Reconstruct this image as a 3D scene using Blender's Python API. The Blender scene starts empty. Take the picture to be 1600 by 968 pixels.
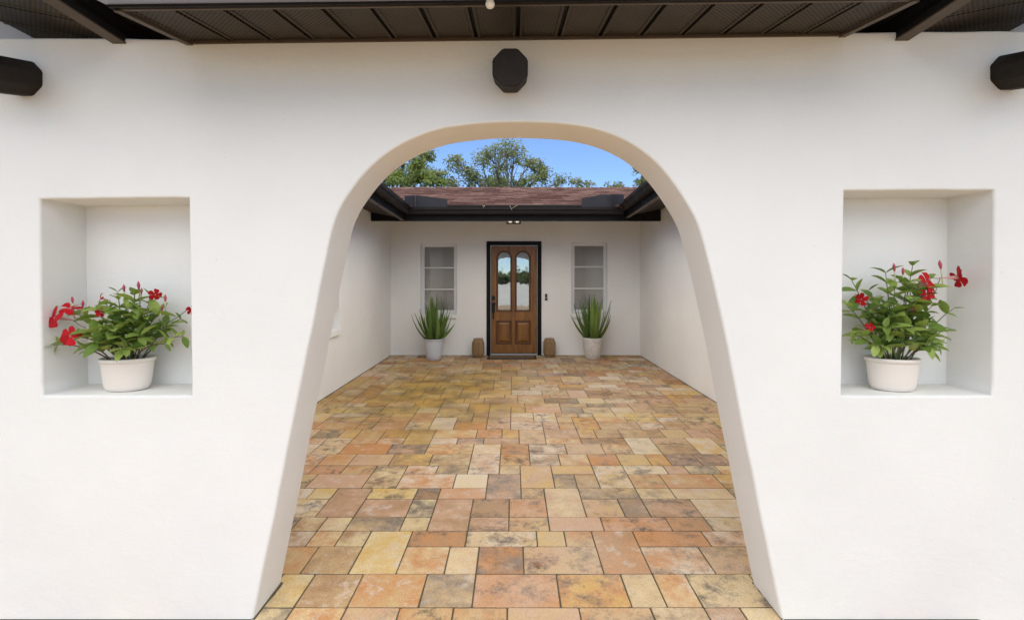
import bpy, bmesh, math, random
import numpy as np
from mathutils import Vector, Matrix, noise
from mathutils.geometry import tessellate_polygon
R = math.radians
random.seed(11)
rng = np.random.default_rng(7)
S = bpy.context.scene
C = S.collection

# ------------------------------------------------------------------ camera
cam = bpy.data.cameras.new('camera')
cam.sensor_fit = 'HORIZONTAL'; cam.sensor_width = 36; cam.lens = 16.65
cam.shift_y = -0.0319; cam.shift_x = -0.00125
cam.clip_start = 0.05; cam.clip_end = 2000
camo = bpy.data.objects.new('camera', cam); C.objects.link(camo)
camo.location = (0, 0, 1.46); camo.rotation_euler = (R(90), 0, 0)
S.camera = camo
# ------------------------------------------------------------------ light
SUN_EL, SUN_AZ = 80, 180
w = bpy.data.worlds.new('World'); S.world = w; w.use_nodes = True
nt = w.node_tree; nt.nodes.clear()
sky = nt.nodes.new('ShaderNodeTexSky'); sky.sky_type = 'NISHITA'; sky.sun_disc = False
sky.sun_elevation = R(SUN_EL); sky.sun_rotation = R(SUN_AZ)
sky.air_density = 0.62; sky.dust_density = 0.0; sky.ozone_density = 5.0
bg = nt.nodes.new('ShaderNodeBackground'); bg.inputs[1].default_value = 0.07
ow = nt.nodes.new('ShaderNodeOutputWorld')
nt.links.new(sky.outputs[0], bg.inputs[0]); nt.links.new(bg.outputs[0], ow.inputs[0])
sl = bpy.data.lights.new('sun', 'SUN'); sl.energy = 1.5; sl.angle = R(132); sl.color = (1.0, 0.915, 0.74)
so = bpy.data.objects.new('sun', sl); C.objects.link(so); so.rotation_euler = (R(90 - SUN_EL), 0, R(180 - SUN_AZ))
so.location = (0, -10, 12)
S.view_settings.view_transform = 'Standard'; S.view_settings.look = 'None'
S.view_settings.gamma = 1.0; S.view_settings.use_curve_mapping = False
S.view_settings.exposure = 1.93
S.render.engine = 'CYCLES'
S.cycles.max_bounces = 8; S.cycles.diffuse_bounces = 4; S.cycles.glossy_bounces = 3

# ------------------------------------------------------------------ material helpers
class NT:
    def __init__(s, name):
        s.m = bpy.data.materials.new(name); s.m.use_nodes = True
        s.t = s.m.node_tree; s.b = s.t.nodes['Principled BSDF']; s.out = s.t.nodes['Material Output']
    def n(s, typ, **kw):
        d = s.t.nodes.new('ShaderNode' + typ)
        for k, v in kw.items():
            if k.startswith('i_'):
                key = k[2:]; key = int(key) if key.isdigit() else key.replace('_', ' ')
                s.put(d.inputs[key], v)
            else: setattr(d, k, v)
        return d
    def put(s, sock, v):
        if isinstance(v, bpy.types.NodeSocket): s.t.links.new(v, sock)
        elif isinstance(v, bpy.types.Node): s.t.links.new(v.outputs[0], sock)
        else:
            if isinstance(v, tuple) and len(v) == 3 and sock.type == 'RGBA': v = (*v, 1)
            sock.default_value = v
    def set(s, **kw):
        for k, v in kw.items(): s.put(s.b.inputs[k.replace('_', ' ')], v)
    def math(s, op, a, b=0.0, c=None):
        d = s.t.nodes.new('ShaderNodeMath'); d.operation = op
        s.put(d.inputs[0], a); s.put(d.inputs[1], b)
        if c is not None: s.put(d.inputs[2], c)
        return d.outputs[0]
    def mix(s, f, a, b, blend='MIX'):
        d = s.t.nodes.new('ShaderNodeMix'); d.data_type = 'RGBA'; d.blend_type = blend
        s.put(d.inputs[0], f); s.put(d.inputs[6], a); s.put(d.inputs[7], b)
        return d.outputs[2]
    def ramp(s, f, pts, interp='LINEAR'):
        d = s.t.nodes.new('ShaderNodeValToRGB'); s.put(d.inputs[0], f)
        cr = d.color_ramp; cr.interpolation = interp
        while len(cr.elements) < len(pts): cr.elements.new(0.5)
        for e, (p, c) in zip(cr.elements, pts):
            e.position = p; e.color = (*c, 1) if len(c) == 3 else c
        return d.outputs[0]
    def rmap(s, f, a, b, lo=0.0, hi=1.0):
        d = s.t.nodes.new('ShaderNodeMapRange'); s.put(d.inputs[0], f)
        d.inputs[1].default_value = a; d.inputs[2].default_value = b
        d.inputs[3].default_value = lo; d.inputs[4].default_value = hi
        return d.outputs[0]
    def noise(s, vec, scale, detail=4.0, rough=0.55):
        d = s.n('TexNoise', i_Scale=scale, i_Detail=detail, i_Roughness=rough)
        if vec is not None: s.put(d.inputs['Vector'], vec)
        return d.outputs['Fac']
    def mapping(s, vec, scale=(1, 1, 1), loc=(0, 0, 0), rot=(0, 0, 0)):
        d = s.n('Mapping'); s.put(d.inputs['Vector'], vec)
        d.inputs['Scale'].default_value = scale; d.inputs['Location'].default_value = loc
        d.inputs['Rotation'].default_value = rot
        return d.outputs[0]
    def pos(s): return s.n('NewGeometry').outputs['Position']
    def obj(s): return s.n('TexCoord').outputs['Object']
    def bump(s, h, strength=0.3, dist=0.01, normal=None):
        d = s.n('Bump', i_Strength=strength, i_Distance=dist, i_Height=h)
        if normal is not None: s.put(d.inputs['Normal'], normal)
        s.put(s.b.inputs['Normal'], d.outputs[0]); return d.outputs[0]

def plain(name, col, rough=0.5, metallic=0.0, var=0.12, scale=30, bump=0.0, spec=0.5):
    t = NT(name); p = t.obj()
    nz = t.noise(p, scale)
    lo = tuple(c * (1 - var) for c in col); hi = tuple(min(1, c * (1 + var)) for c in col)
    t.set(Base_Color=t.mix(nz, lo, hi), Metallic=metallic, Specular_IOR_Level=spec)
    t.set(Roughness=t.rmap(t.noise(p, scale * .6), 0.3, 0.7, max(0, rough - .08), min(1, rough + .08)))
    if bump: t.bump(nz, bump, 0.002)
    return t.m

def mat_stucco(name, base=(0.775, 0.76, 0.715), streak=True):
    t = NT(name); p = t.pos()
    big = t.noise(p, 1.3, 3)
    c = t.mix(t.rmap(big, .3, .7), tuple(x * .955 for x in base), tuple(min(1, x * 1.02) for x in base))
    sp = t.noise(p, 55, 2)                                   # tiny specks of dirt
    spm = t.rmap(sp, .75, .79, 0, .4)
    c = t.mix(spm, c, (0.42, 0.38, 0.33))
    t.set(Base_Color=c, Roughness=0.92, Specular_IOR_Level=0.25)
    st = t.noise(t.mapping(p, (20, 20, 44)), 1.0, 6, .62)    # trowel drag, horizontal
    gr = t.noise(p, 170, 4, .6)
    wav = t.noise(p, 4.5, 3)
    h = t.math('ADD', t.math('MULTIPLY', st, .40), t.math('ADD', t.math('MULTIPLY', gr, .22), t.math('MULTIPLY', wav, 1.6)))
    t.bump(h, 0.42, 0.007)
    return t.m

def mat_paver(name, island):
    t = NT(name); p = t.pos()
    r = t.n('NewGeometry').outputs['Random Per Island'] if island else t.n('ObjectInfo').outputs['Random']
    r2 = t.math('FRACT', t.math('MULTIPLY', r, 57.31))
    r3 = t.math('FRACT', t.math('MULTIPLY', r, 191.7))
    off = t.n('CombineXYZ', i_0=t.math('MULTIPLY', r, 71.0), i_1=t.math('MULTIPLY', r2, 53.0), i_2=0.0).outputs[0]
    v = t.n('VectorMath', operation='ADD', i_0=p, i_1=off).outputs[0]
    tan, cream, orange, grey = (.60, .42, .21), (.72, .57, .32), (.57, .265, .095), (.24, .185, .14)
    pale, brown, rose, ochre = (.73, .60, .45), (.42, .25, .125), (.60, .375, .235), (.66, .43, .13)
    b1 = t.ramp(r, [(0, cream), (.13, tan), (.28, orange), (.41, pale), (.50, rose), (.68, tan), (.78, cream), (.86, brown)], 'CONSTANT')
    b2 = t.ramp(r2, [(0, orange), (.22, tan), (.36, pale), (.48, ochre), (.60, rose), (.76, brown), (.88, grey)], 'CONSTANT')
    m1 = t.rmap(t.noise(v, 5.5, 7, .72), .38, .62)
    c = t.mix(m1, b1, b2)
    m2 = t.math('MULTIPLY', t.rmap(t.noise(t.mapping(v, loc=(9, 4, 2)), 8.0, 9, .80), .49, .62, 0, .92), t.rmap(r3, .22, .80))
    c = t.mix(m2, c, (.105, .085, .070))                           # charcoal blend of the casting
    m3 = t.math('MULTIPLY', t.rmap(t.noise(t.mapping(v, loc=(3, 8, 5)), 8.0, 9, .78), .53, .64, 0, .85), t.rmap(r3, .75, .1))
    c = t.mix(m3, c, (.66, .56, .47))                           # chalky bloom
    # damp mossy yellow stain in the left part of the yard, paler band up the middle
    sx = t.n('SeparateXYZ', i_0=p)
    dx = t.math('MULTIPLY', t.math('SUBTRACT', sx.outputs[0], -0.95), .75)
    dy = t.math('MULTIPLY', t.math('SUBTRACT', sx.outputs[1], 6.1), .55)
    d = t.math('SQRT', t.math('ADD', t.math('MULTIPLY', dx, dx), t.math('MULTIPLY', dy, dy)))
    d = t.math('ADD', d, t.math('MULTIPLY', t.math('SUBTRACT', t.noise(p, 1.6, 5), .5), 1.6))
    st = t.rmap(d, .30, 1.25, .82, 0)
    c = t.mix(st, c, t.mix(t.rmap(t.noise(p, 3.5, 4), .4, .62), (.19, .12, .025), (.46, .29, .055)))
    dx2 = t.math('ABSOLUTE', t.math('SUBTRACT', sx.outputs[0], .55))
    tr = t.math('MULTIPLY', t.rmap(dx2, .15, 1.1, .34, 0), t.rmap(t.noise(p, 2.2, 5), .36, .6))
    c = t.mix(tr, c, (.58, .48, .37))
    fine = t.noise(p, 120, 3, .7)
    c = t.mix(t.rmap(fine, .38, .62, 0, .42), c, t.mix(1.0, c, (.58, .54, .50), 'MULTIPLY'))
    spk = t.rmap(t.noise(p, 190, 3), .60, .68, 0, .5)
    c = t.mix(spk, c, (.12, .10, .08))
    t.set(Base_Color=c, Roughness=t.rmap(t.noise(p, 9, 4), .3, .7, .62, .88), Specular_IOR_Level=.35)
    h = t.math('ADD', t.math('MULTIPLY', t.noise(p, 90, 5, .7), .6), t.math('MULTIPLY', t.noise(v, 11, 3), .9))
    t.bump(h, .5, .005)
    return t.m

M = {}
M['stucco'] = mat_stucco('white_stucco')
M['stucco_yard'] = mat_stucco('yard_stucco_lightened', (0.89, 0.875, 0.835))  # front stucco with its colour lightened to offset the dimmer light in the yard
M['paver'] = mat_paver('paver', False)
M['paver_field'] = mat_paver('paver_field', True)

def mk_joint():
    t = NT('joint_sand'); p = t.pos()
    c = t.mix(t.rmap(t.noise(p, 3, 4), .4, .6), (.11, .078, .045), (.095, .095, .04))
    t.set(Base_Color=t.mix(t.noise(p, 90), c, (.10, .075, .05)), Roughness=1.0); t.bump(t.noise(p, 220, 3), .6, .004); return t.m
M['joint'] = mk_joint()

def mk_ground(name, a, b, sc, rough=.95):
    t = NT(name); p = t.pos()
    c = t.mix(t.rmap(t.noise(p, sc, 6), .35, .65), a, b)
    c = t.mix(t.rmap(t.noise(p, sc * 40, 3), .4, .7, 0, .4), c, tuple(x * .6 for x in a))
    t.set(Base_Color=c, Roughness=rough); t.bump(t.noise(p, sc * 60, 4), .4, .01); return t.m
M['lawn'] = mk_ground('lawn', (.07, .11, .03), (.12, .15, .045), .8)
M['concrete'] = mk_ground('pale_concrete', (.38, .265, .155), (.48, .345, .21), .6, .9)

M['pale'] = mk_ground('pale_concrete_road', (.58, .56, .52), (.68, .66, .61), .3, .85)
def mk_soffit(vent=True):
    t = NT('vented_soffit'); p = t.obj()
    c = t.mix(t.rmap(t.noise(p, 6, 4), .3, .7), (.048, .036, .024), (.070, .053, .035))
    s = t.n('SeparateXYZ', i_0=p)
    k = 2 * math.pi / .0205
    a = t.math('SINE', t.math('MULTIPLY', s.outputs[0], k)); b = t.math('SINE', t.math('MULTIPLY', s.outputs[1], k))
    dots = t.rmap(t.math('MULTIPLY', a, b), .02, .30, 0, .95)
    c = t.mix(dots, c, (.008, .006, .005))
    dust = t.rmap(t.noise(p, 60, 3), .70, .76, 0, .5)
    c = t.mix(dust, c, (.20, .16, .12))
    t.set(Base_Color=c, Roughness=.5, Specular_IOR_Level=.2)
    t.bump(t.math('SUBTRACT', 1.0, dots), .5, .002); return t.m
M['soffit'] = mk_soffit()
M['trim'] = plain('brown_trim', (.085, .062, .043), .45, 0, .2, 14, spec=.25)
M['black'] = plain('black_paint', (.010, .009, .008), .6, 0, .3, 10, spec=.15)
M['gutter'] = plain('dark_bronze_gutter', (.021, .018, .016), .55, 0, .25, 8, spec=.18)
M['gutter_front'] = plain('sky_tinted_gutter', (.27, .29, .39), .4, .0, .12, 8); M['guard'] = plain('dark_guard_sheet', (.030, .030, .034), .5, 0, .25, 6, spec=.2)  # front gutter: blue-grey of reflected sky put into its base colour
M['beam'] = plain('dark_brown_beam', (.024, .018, .014), .75, 0, .35, 22, .5, spec=.2)
M['frame_white'] = plain('white_window_paint', (.74, .73, .72), .5, 0, .05, 20)
M['alu'] = plain('aluminium_strip', (.40, .40, .40), .45, .6, .1, 20)
M['metal_black'] = plain('black_metal', (.013, .012, .012), .35, .4, .2, 40)

def mk_shingle():
    t = NT('red_brown_shingle'); p = t.pos()
    sx = t.n('SeparateXYZ', i_0=p)
    v = t.n('CombineXYZ', i_0=sx.outputs[0], i_1=t.math('MULTIPLY', sx.outputs[1], 1.0), i_2=0.0).outputs[0]
    br = t.n('TexBrick', i_Vector=v, i_Scale=1.0, i_Mortar_Size=.004, i_Bias=0.0, i_Brick_Width=.31, i_Row_Height=.145)
    br.offset = .43; t.put(br.inputs['Color1'], (.0, .0, .0)); t.put(br.inputs['Color2'], (1., 1., 1.)); t.put(br.inputs['Mortar'], (0., 0., 0.))
    f = t.math('ADD', t.math('MULTIPLY', br.outputs[0], .55), t.math('MULTIPLY', t.noise(t.mapping(p, (2.2, 3.5, 1)), 2.0, 5, .7), .5))
    c = t.ramp(f, [(.15, (.060, .030, .024)), (.4, (.13, .064, .050)), (.6, (.20, .108, .086)), (.85, (.33, .215, .175))])
    c = t.mix(t.rmap(t.noise(p, 1.1, 4), .5, .7, 0, .35), c, (.16, .11, .09))
    t.set(Base_Color=c, Roughness=.95); t.bump(t.noise(p, 160, 3), .5, .006); return t.m
M['shingle'] = mk_shingle()

def mk_wood(name, a, b, d, rough=.4, axis=2, sc=1.0):
    t = NT(name); p = t.obj()
    s = [26 * sc] * 3; s[axis] = 1.6 * sc
    g = t.noise(t.mapping(p, tuple(s)), 1.0, 7, .65)
    c = t.mix(t.rmap(g, .3, .7), a, b)
    c = t.mix(t.rmap(t.noise(t.mapping(p, tuple(x * 3 for x in s)), 1, 3), .52, .72, 0, .6), c, d)
    t.set(Base_Color=c, Roughness=rough); t.bump(g, .25, .002); return t.m
M['door'] = mk_wood('stained_door_wood', (.14, .054, .010), (.33, .14, .024), (.055, .022, .007), .4)
M['door_dark'] = mk_wood('dark_moulding_wood', (.075, .028, .010), (.15, .055, .017), (.04, .016, .007), .36)
M['lantern'] = mk_wood('woven_brown_wood', (.22, .135, .062), (.40, .26, .13), (.10, .06, .03), .7)

def mk_glass(name, refl, tint, rough=.02):
    t = NT(name)
    gl = t.n('BsdfGlossy', i_Color=(.9, .93, .92), i_Roughness=rough)
    tr = t.n('BsdfTransparent', i_Color=tint)
    p = t.obj()
    bp = t.n('Bump', i_Strength=.06, i_Distance=.01, i_Height=t.noise(p, 5, 2)); t.put(gl.inputs['Normal'], bp.outputs[0])
    fr = t.n('Fresnel', i_IOR=1.5)
    f = t.math('ADD', fr, refl)
    mx = t.n('MixShader', i_0=f, i_1=tr, i_2=gl); t.put(t.out.inputs[0], mx); return t.m
M['door_glass'] = mk_glass('bevelled_door_glass', .30, (.5, .52, .5))
M['win_glass'] = mk_glass('window_glass', .05, (.88, .88, .87))
M['blind'] = plain('grey_blind_slats', (.78, .73, .68), .6, 0, .08, 5)
M['interior'] = plain('dim_hall_paint', (.30, .27, .24), .8)
M['pot_cream'] = plain('cream_plastic_pot', (.74, .68, .61), .42, 0, .04, 7)
M['pot_blue'] = plain('pale_blue_grey_pot', (.60, .63, .68), .45, 0, .06, 6)
def mk_speckpot():
    t = NT('mottled_stone_pot'); p = t.obj()
    c = t.mix(t.rmap(t.noise(p, 34, 5, .7), .36, .62), (.52, .48, .43), (.72, .68, .62))
    t.set(Base_Color=c, Roughness=.8); t.bump(t.noise(p, 30, 4), .5, .006); return t.m
M['pot_stone'] = mk_speckpot()
M['soil'] = plain('dark_potting_soil', (.05, .032, .02), 1, 0, .5, 90, 1.0)

def mk_leaf(name, a, b, tr=.25, spread=.5, rough=.42, glow=(.25, .4, .04)):
    t = NT(name)
    r = t.n('ObjectInfo').outputs['Random']
    p = t.obj(); nz = t.noise(p, 3, 3)
    f = t.math('ADD', t.math('MULTIPLY', r, .8), t.math('MULTIPLY', nz, spread * .5))
    c = t.mix(f, a, b)
    t.set(Base_Color=c, Roughness=rough, Specular_IOR_Level=.3)
    tl = t.n('BsdfTranslucent', i_Color=t.mix(.5, c, glow))
    mx = t.n('MixShader', i_0=tr, i_1=t.b.outputs[0], i_2=tl); t.put(t.out.inputs[0], mx); return t.m
M['leaf'] = mk_leaf('mandevilla_leaf', (.085, .165, .028), (.40, .50, .12))
M['sword'] = mk_leaf('sword_leaf', (.065, .135, .028), (.22, .31, .075), .12)
M['stem'] = plain('green_stem', (.12, .15, .05), .6)
M['stem_brown'] = plain('woody_stem', (.12, .075, .045), .8)
M['petal'] = mk_leaf('crimson_petal', (.30, .002, .006), (.50, .004, .010), .12, .5, .8, (.5, .005, .01))
M['throat'] = plain('pale_pink_throat', (.62, .30, .27), .6)
M['bud'] = plain('rosy_bud', (.42, .045, .085), .5, 0, .4, 60)
M['budstalk'] = plain('pale_green_calyx', (.50, .50, .27), .6)
M['coir'] = plain('brown_coir', (.17, .10, .055), 1, 0, .4, 160, 1.0)
M['rubber'] = plain('black_rubber', (.02, .018, .017), .8)
M['white_plastic'] = plain('white_plastic', (.8, .79, .76), .4)
M['twig'] = plain('pale_twig', (.42, .34, .22), .8)
M['dry_leaf'] = plain('dry_brown_leaf', (.26, .12, .06), .8)
def mk_bulb():
    t = NT('lit_bulb'); t.set(Base_Color=(.9, .85, .8), Emission_Color=(1, .9, .76), Emission_Strength=.2); return t.m
M['bulb'] = mk_bulb()
def mk_bark():
    t = NT('oak_bark'); p = t.pos()
    c = t.mix(t.rmap(t.noise(t.mapping(p, (6, 6, 1.5)), 1.5, 6), .35, .65), (.075, .060, .048), (.17, .145, .12))
    t.set(Base_Color=c, Roughness=1); return t.m
M['bark'] = mk_bark()
def mk_foliage(name, a, b, tr=.3):
    t = NT(name)
    r = t.n('NewGeometry').outputs['Random Per Island']; p = t.pos()
    f = t.math('ADD', t.math('MULTIPLY', r, .6), t.math('MULTIPLY', t.rmap(t.noise(p, .9, 3), .3, .7), .45))
    c = t.mix(f, a, b); t.set(Base_Color=c, Roughness=.55)
    tl = t.n('BsdfTranslucent', i_Color=c)
    mx = t.n('MixShader', i_0=tr, i_1=t.b.outputs[0], i_2=tl); t.put(t.out.inputs[0], mx); return t.m
M['oak_leaf'] = mk_foliage('live_oak_foliage', (.115, .145, .05), (.30, .335, .13))
M['bright_leaf'] = mk_foliage('bright_green_foliage', (.09, .15, .025), (.24, .30, .06))
M['pale_leaf'] = mk_foliage('soft_green_foliage', (.10, .15, .045), (.19, .24, .085))

# ------------------------------------------------------------------ object helpers
def link(name, me, m=None, parent=None, smooth=False):
    if isinstance(me, bmesh.types.BMesh):
        bm = me; me = bpy.data.meshes.new(name)
        bmesh.ops.recalc_face_normals(bm, faces=bm.faces); bm.to_mesh(me); bm.free()
    if m is not None and not me.materials: me.materials.append(M[m])
    if smooth:
        for p in me.polygons: p.use_smooth = True
    o = bpy.data.objects.new(name, me); C.objects.link(o)
    if parent: o.parent = parent
    return o
def thing(name, label, cat, loc=(0, 0, 0), rz=0, group=None):
    o = bpy.data.objects.new(name, None); C.objects.link(o)
    o.location = loc; o.rotation_euler = (0, 0, rz); o.empty_display_size = .1
    return tag(o, label, cat, group)
def tag(o, label, cat, group=None):
    o['label'] = label; o['category'] = cat
    if group: o['group'] = group
    return o
def kind(o, k): o['kind'] = k; return o
def box(bm, x0, x1, y0, y1, z0, z1, bev=0.0):
    r = bmesh.ops.create_cube(bm, size=1.0)
    for v in r['verts']:
        v.co = Vector(((x0 + x1) / 2 + v.co.x * (x1 - x0), (y0 + y1) / 2 + v.co.y * (y1 - y0), (z0 + z1) / 2 + v.co.z * (z1 - z0)))
    if bev:
        es = list({e for v in r['verts'] for e in v.link_edges})
        bmesh.ops.bevel(bm, geom=es, offset=bev, segments=2, profile=.6, affect='EDGES')
    return bm
def boxo(name, dims, m, parent=None, bev=0.0):
    return link(name, box(bmesh.new(), *dims, bev=bev), m, parent)
def prism(bm, sec0, sec1, cap=True):
    """loft between two equal-length closed 3D loops"""
    a = [bm.verts.new(p) for p in sec0]; b = [bm.verts.new(p) for p in sec1]; n = len(a)
    for i in range(n): bm.faces.new((a[i], a[(i + 1) % n], b[(i + 1) % n], b[i]))
    if cap: bm.faces.new(a); bm.faces.new(b)
    return bm
def tube(bm, pts, rads, seg=6):
    rings = []
    for i, p in enumerate(pts):
        p = Vector(p)
        d = (Vector(pts[min(i + 1, len(pts) - 1)]) - Vector(pts[max(i - 1, 0)])).normalized()
        u = d.orthogonal().normalized() if i == 0 else (rings_u - d * rings_u.dot(d)).normalized()
        rings_u = u; v = d.cross(u)
        rings.append([bm.verts.new(p + (u * math.cos(2 * math.pi * k / seg) + v * math.sin(2 * math.pi * k / seg)) * rads[i]) for k in range(seg)])
    for a, b in zip(rings, rings[1:]):
        for k in range(seg):
            f = bm.faces.new((a[k], a[(k + 1) % seg], b[(k + 1) % seg], b[k])); f.smooth = True
    bm.faces.new(rings[0]); bm.faces.new(rings[-1]); return bm
def lathe(bm, prof, seg=40, sx=1.0, sy=1.0, cap0=True, cap1=True):
    rings = [[bm.verts.new((r * sx * math.cos(2 * math.pi * k / seg), r * sy * math.sin(2 * math.pi * k / seg), z)) for k in range(seg)] for r, z in prof]
    for a, b in zip(rings, rings[1:]):
        for k in range(seg):
            f = bm.faces.new((a[k], a[(k + 1) % seg], b[(k + 1) % seg], b[k])); f.smooth = True
    if cap0: bm.faces.new(rings[0])
    if cap1: bm.faces.new(rings[-1])
    return bm

def area2(P): return sum(P[i][0] * P[(i + 1) % len(P)][1] - P[(i + 1) % len(P)][0] * P[i][1] for i in range(len(P))) / 2
def offset_loop(P, d):
    out = []; n = len(P)
    for i in range(n):
        a, b, c = Vector(P[i - 1]), Vector(P[i]), Vector(P[(i + 1) % n])
        d1 = (b - a).normalized(); d2 = (c - b).normalized()
        n1 = Vector((-d1.y, d1.x)); n2 = Vector((-d2.y, d2.x))
        m = n1 + n2; m = m.normalized() if m.length > 1e-6 else n1
        k = d / max(.35, m.dot(n1)); out.append(tuple(b + m * k))
    return out
def slab(outer, holes, y0, y1, bev=.01, segs=4):
    """upright slab in the x-z plane from y0 to y1 with through holes and rounded arrises"""
    loops = [outer if area2(outer) > 0 else outer[::-1]] + [h if area2(h) < 0 else h[::-1] for h in holes]
    bm = bmesh.new()
    def ring(off, y): return [[bm.verts.new((p[0], y, p[1])) for p in offset_loop(L, off)] for L in loops]
    rows = []
    for k in range(segs + 1):
        t = math.pi / 2 * k / segs; rows.append(ring(bev * (1 - math.sin(t)), y0 + bev * (1 - math.cos(t))))
    for k in range(segs + 1):
        t = math.pi / 2 * (1 - k / segs); rows.append(ring(bev * (1 - math.sin(t)), y1 - bev * (1 - math.cos(t))))
    for a, b in zip(rows, rows[1:]):
        for la, lb in zip(a, b):
            n = len(la)
            for i in range(n):
                f = bm.faces.new((la[i], la[(i + 1) % n], lb[(i + 1) % n], lb[i])); f.smooth = True
    for row in (rows[0], rows[-1]):
        flat = [v for L in row for v in L]
        tris = tessellate_polygon([[Vector((v.co.x, v.co.z, 0)) for v in L] for L in row])
        for tr in tris:
            try: bm.faces.new([flat[i] for i in tr])
            except ValueError: pass
    # sharp shading between caps and arrises stays soft: caps flat, arrises smooth
    return bm
def rect(x0, x1, z0, z1): return [(x0, z0), (x1, z0), (x1, z1), (x0, z1)]
def resample(P, step):
    out = []
    for a, b in zip(P, P[1:]):
        a, b = Vector(a), Vector(b); n = max(1, int((b - a).length / step))
        out += [tuple(a.lerp(b, i / n)) for i in range(n)]
    return out + [tuple(P[-1])]
def smooth_open(P, it):
    P = [Vector(p) for p in P]
    for _ in range(it):
        P = [P[0]] + [P[i] * .5 + (P[i - 1] + P[i + 1]) * .25 for i in range(1, len(P) - 1)] + [P[-1]]
    return [tuple(p) for p in P]

# ================================================================== SETTING
g = boxo('ground', (-300, 300, -300, 300, -.5, -.075), 'lawn'); kind(g, 'structure')
d = boxo('driveway', (-14, 14, -7, -1.3, -.2, -.012), 'concrete'); kind(d, 'structure')
d = boxo('road', (-45, 45, -93, -7.01, -.2, -.010), 'pale'); kind(d, 'structure')

YF, YB = 2.02, 2.266          # entrance wall front and back face
XL, XR, YR = -2.29, 2.37, 8.85  # yard walls

# ---- arch outline (metres), left foot over the crown to the right foot
ARCH_PX = [(393, 975), (429, 805), (464, 628), (482, 540), (494, 481), (517, 365), (524, 338), (534, 317), (550, 295), (568, 272), (590, 249),
           (614, 232), (641, 217), (668, 207), (692, 200), (724, 195), (756, 192), (810, 190.5), (864, 192), (898, 195), (928, 201), (955, 209), (981, 220.5), (1006, 236),
           (1029, 256), (1056, 291), (1076, 321), (1091, 349), (1113, 433), (1136, 540), (1160, 665), (1185, 788), (1209, 907), (1225, 980)]
ARCH = [((x - 802) / 366.3, 1.46 + (433 - y) / 366.3) for x, y in ARCH_PX]
ARCH = smooth_open(resample(ARCH, .022), 7)
ARCH = [(x + .0022 * noise.noise(Vector((x * 6, z * 6, 1))), z + .0022 * noise.noise(Vector((x * 6, z * 6, 7)))) for x, z in ARCH]

# ---- pavers
def tile_field(nx, ny, seed):
    """courses two or three units deep, with some pieces standing across two courses"""
    rd = random.Random(seed); out = []; j = 0; intr = np.zeros(nx, bool)
    hs = [3 if rd.random() < .58 else 2 for _ in range(ny)]
    for k in range(ny):
        if j >= ny: break
        h, hn = hs[k], hs[k + 1] if k + 1 < ny else 2
        nxt = np.zeros(nx, bool); i = 0; last = -9
        while i < nx:
            if intr[i]: i += 1; continue
            run = 1
            while i + run < nx and not intr[i + run]: run += 1
            opts = [(w_, p_) for w_, p_ in ((3, 9), (4, 5), (5, 3), (2, 2)) if w_ <= run and run - w_ != 1] or [(run, 1)]
            ww = rd.choices([o[0] for o in opts], [o[1] for o in opts])[0]
            tall = ww == 3 and h + hn <= 5 and rd.random() < .34 and (i - last >= 2)
            if tall: nxt[i:i + ww] = True; last = i + ww
            out.append((i, j, ww, h + hn if tall else h)); i += ww
        intr = nxt; j += h
    return out
def in_arch(x, z):
    if z < 0: z = 0
    P = ARCH; ins = False; n = len(P)
    for i in range(n):
        (x1, z1), (x2, z2) = P[i], P[(i + 1) % n]
        if (z1 > z) != (z2 > z) and x < (x2 - x1) * (z - z1) / (z2 - z1) + x1: ins = not ins
    return ins
U = .079; GX0, GY0 = -3.66, -1.22
pieces = []
for (i, j, ww, hh) in tile_field(92, 130, 5):
    x0, y0 = GX0 + i * U, GY0 + j * U; x1, y1 = x0 + ww * U, y0 + hh * U
    if y0 > YB:
        x0, x1, y1 = max(x0, XL - .03), min(x1, XR + .03), min(y1, YR + .1)
    if x1 - x0 < .03 or y1 - y0 < .03: continue
    cx, cy = (x0 + x1) / 2, (y0 + y1) / 2
    vis = 0
    for fx in (.05, .5, .95):
        for fy in (.05, .5, .95):
            px, py = x0 + fx * (x1 - x0), y0 + fy * (y1 - y0)
            if py > 1.99 and (py < YF or in_arch(px * YF / py, 1.46 - 1.46 * YF / py)): vis += 1
    pieces.append((vis > 0, (x1 - x0) * (y1 - y0) / max(.5, cy) ** 3, x0, x1, y0, y1))
GAP = .0036
rchip = random.Random(8)
def paver_bm(bm, cx, cy, cz, a, b, tilt=(0, 0), rz=0.0):
    """tumbled paver: eight-sided outline with worn, unequal corners and a fine arris"""
    h, c = .05, .0016; base = []
    for sx, sy in ((-1, -1), (1, -1), (1, 1), (-1, 1)):
        k1, k2 = rchip.uniform(.0015, .006), rchip.uniform(.0015, .006)
        if rchip.random() < .08: k1 *= 2.5; k2 *= 2.2
        p1, p2 = (sx * (a - k1), sy * b), (sx * a, sy * (b - k2))
        base += [p1, p2] if sx * sy < 0 else [p2, p1]
    base = [(x + rchip.uniform(-.0008, .0008), y + rchip.uniform(-.0008, .0008)) for x, y in base]
    cr, sr = math.cos(rz), math.sin(rz); vs = []
    for (off, ez) in ((0, -h), (0, -c), (c, 0)):
        for x, y in base:
            x -= math.copysign(off, x); y -= math.copysign(off, y)
            vs.append(bm.verts.new((cx + x * cr - y * sr, cy + x * sr + y * cr, cz + ez + tilt[0] * x + tilt[1] * y)))
    for k in range(2):
        for q in range(8): bm.faces.new((vs[8 * k + q], vs[8 * k + (q + 1) % 8], vs[8 * k + 8 + (q + 1) % 8], vs[8 * k + 8 + q]))
    bm.faces.new(vs[16:24])
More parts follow.
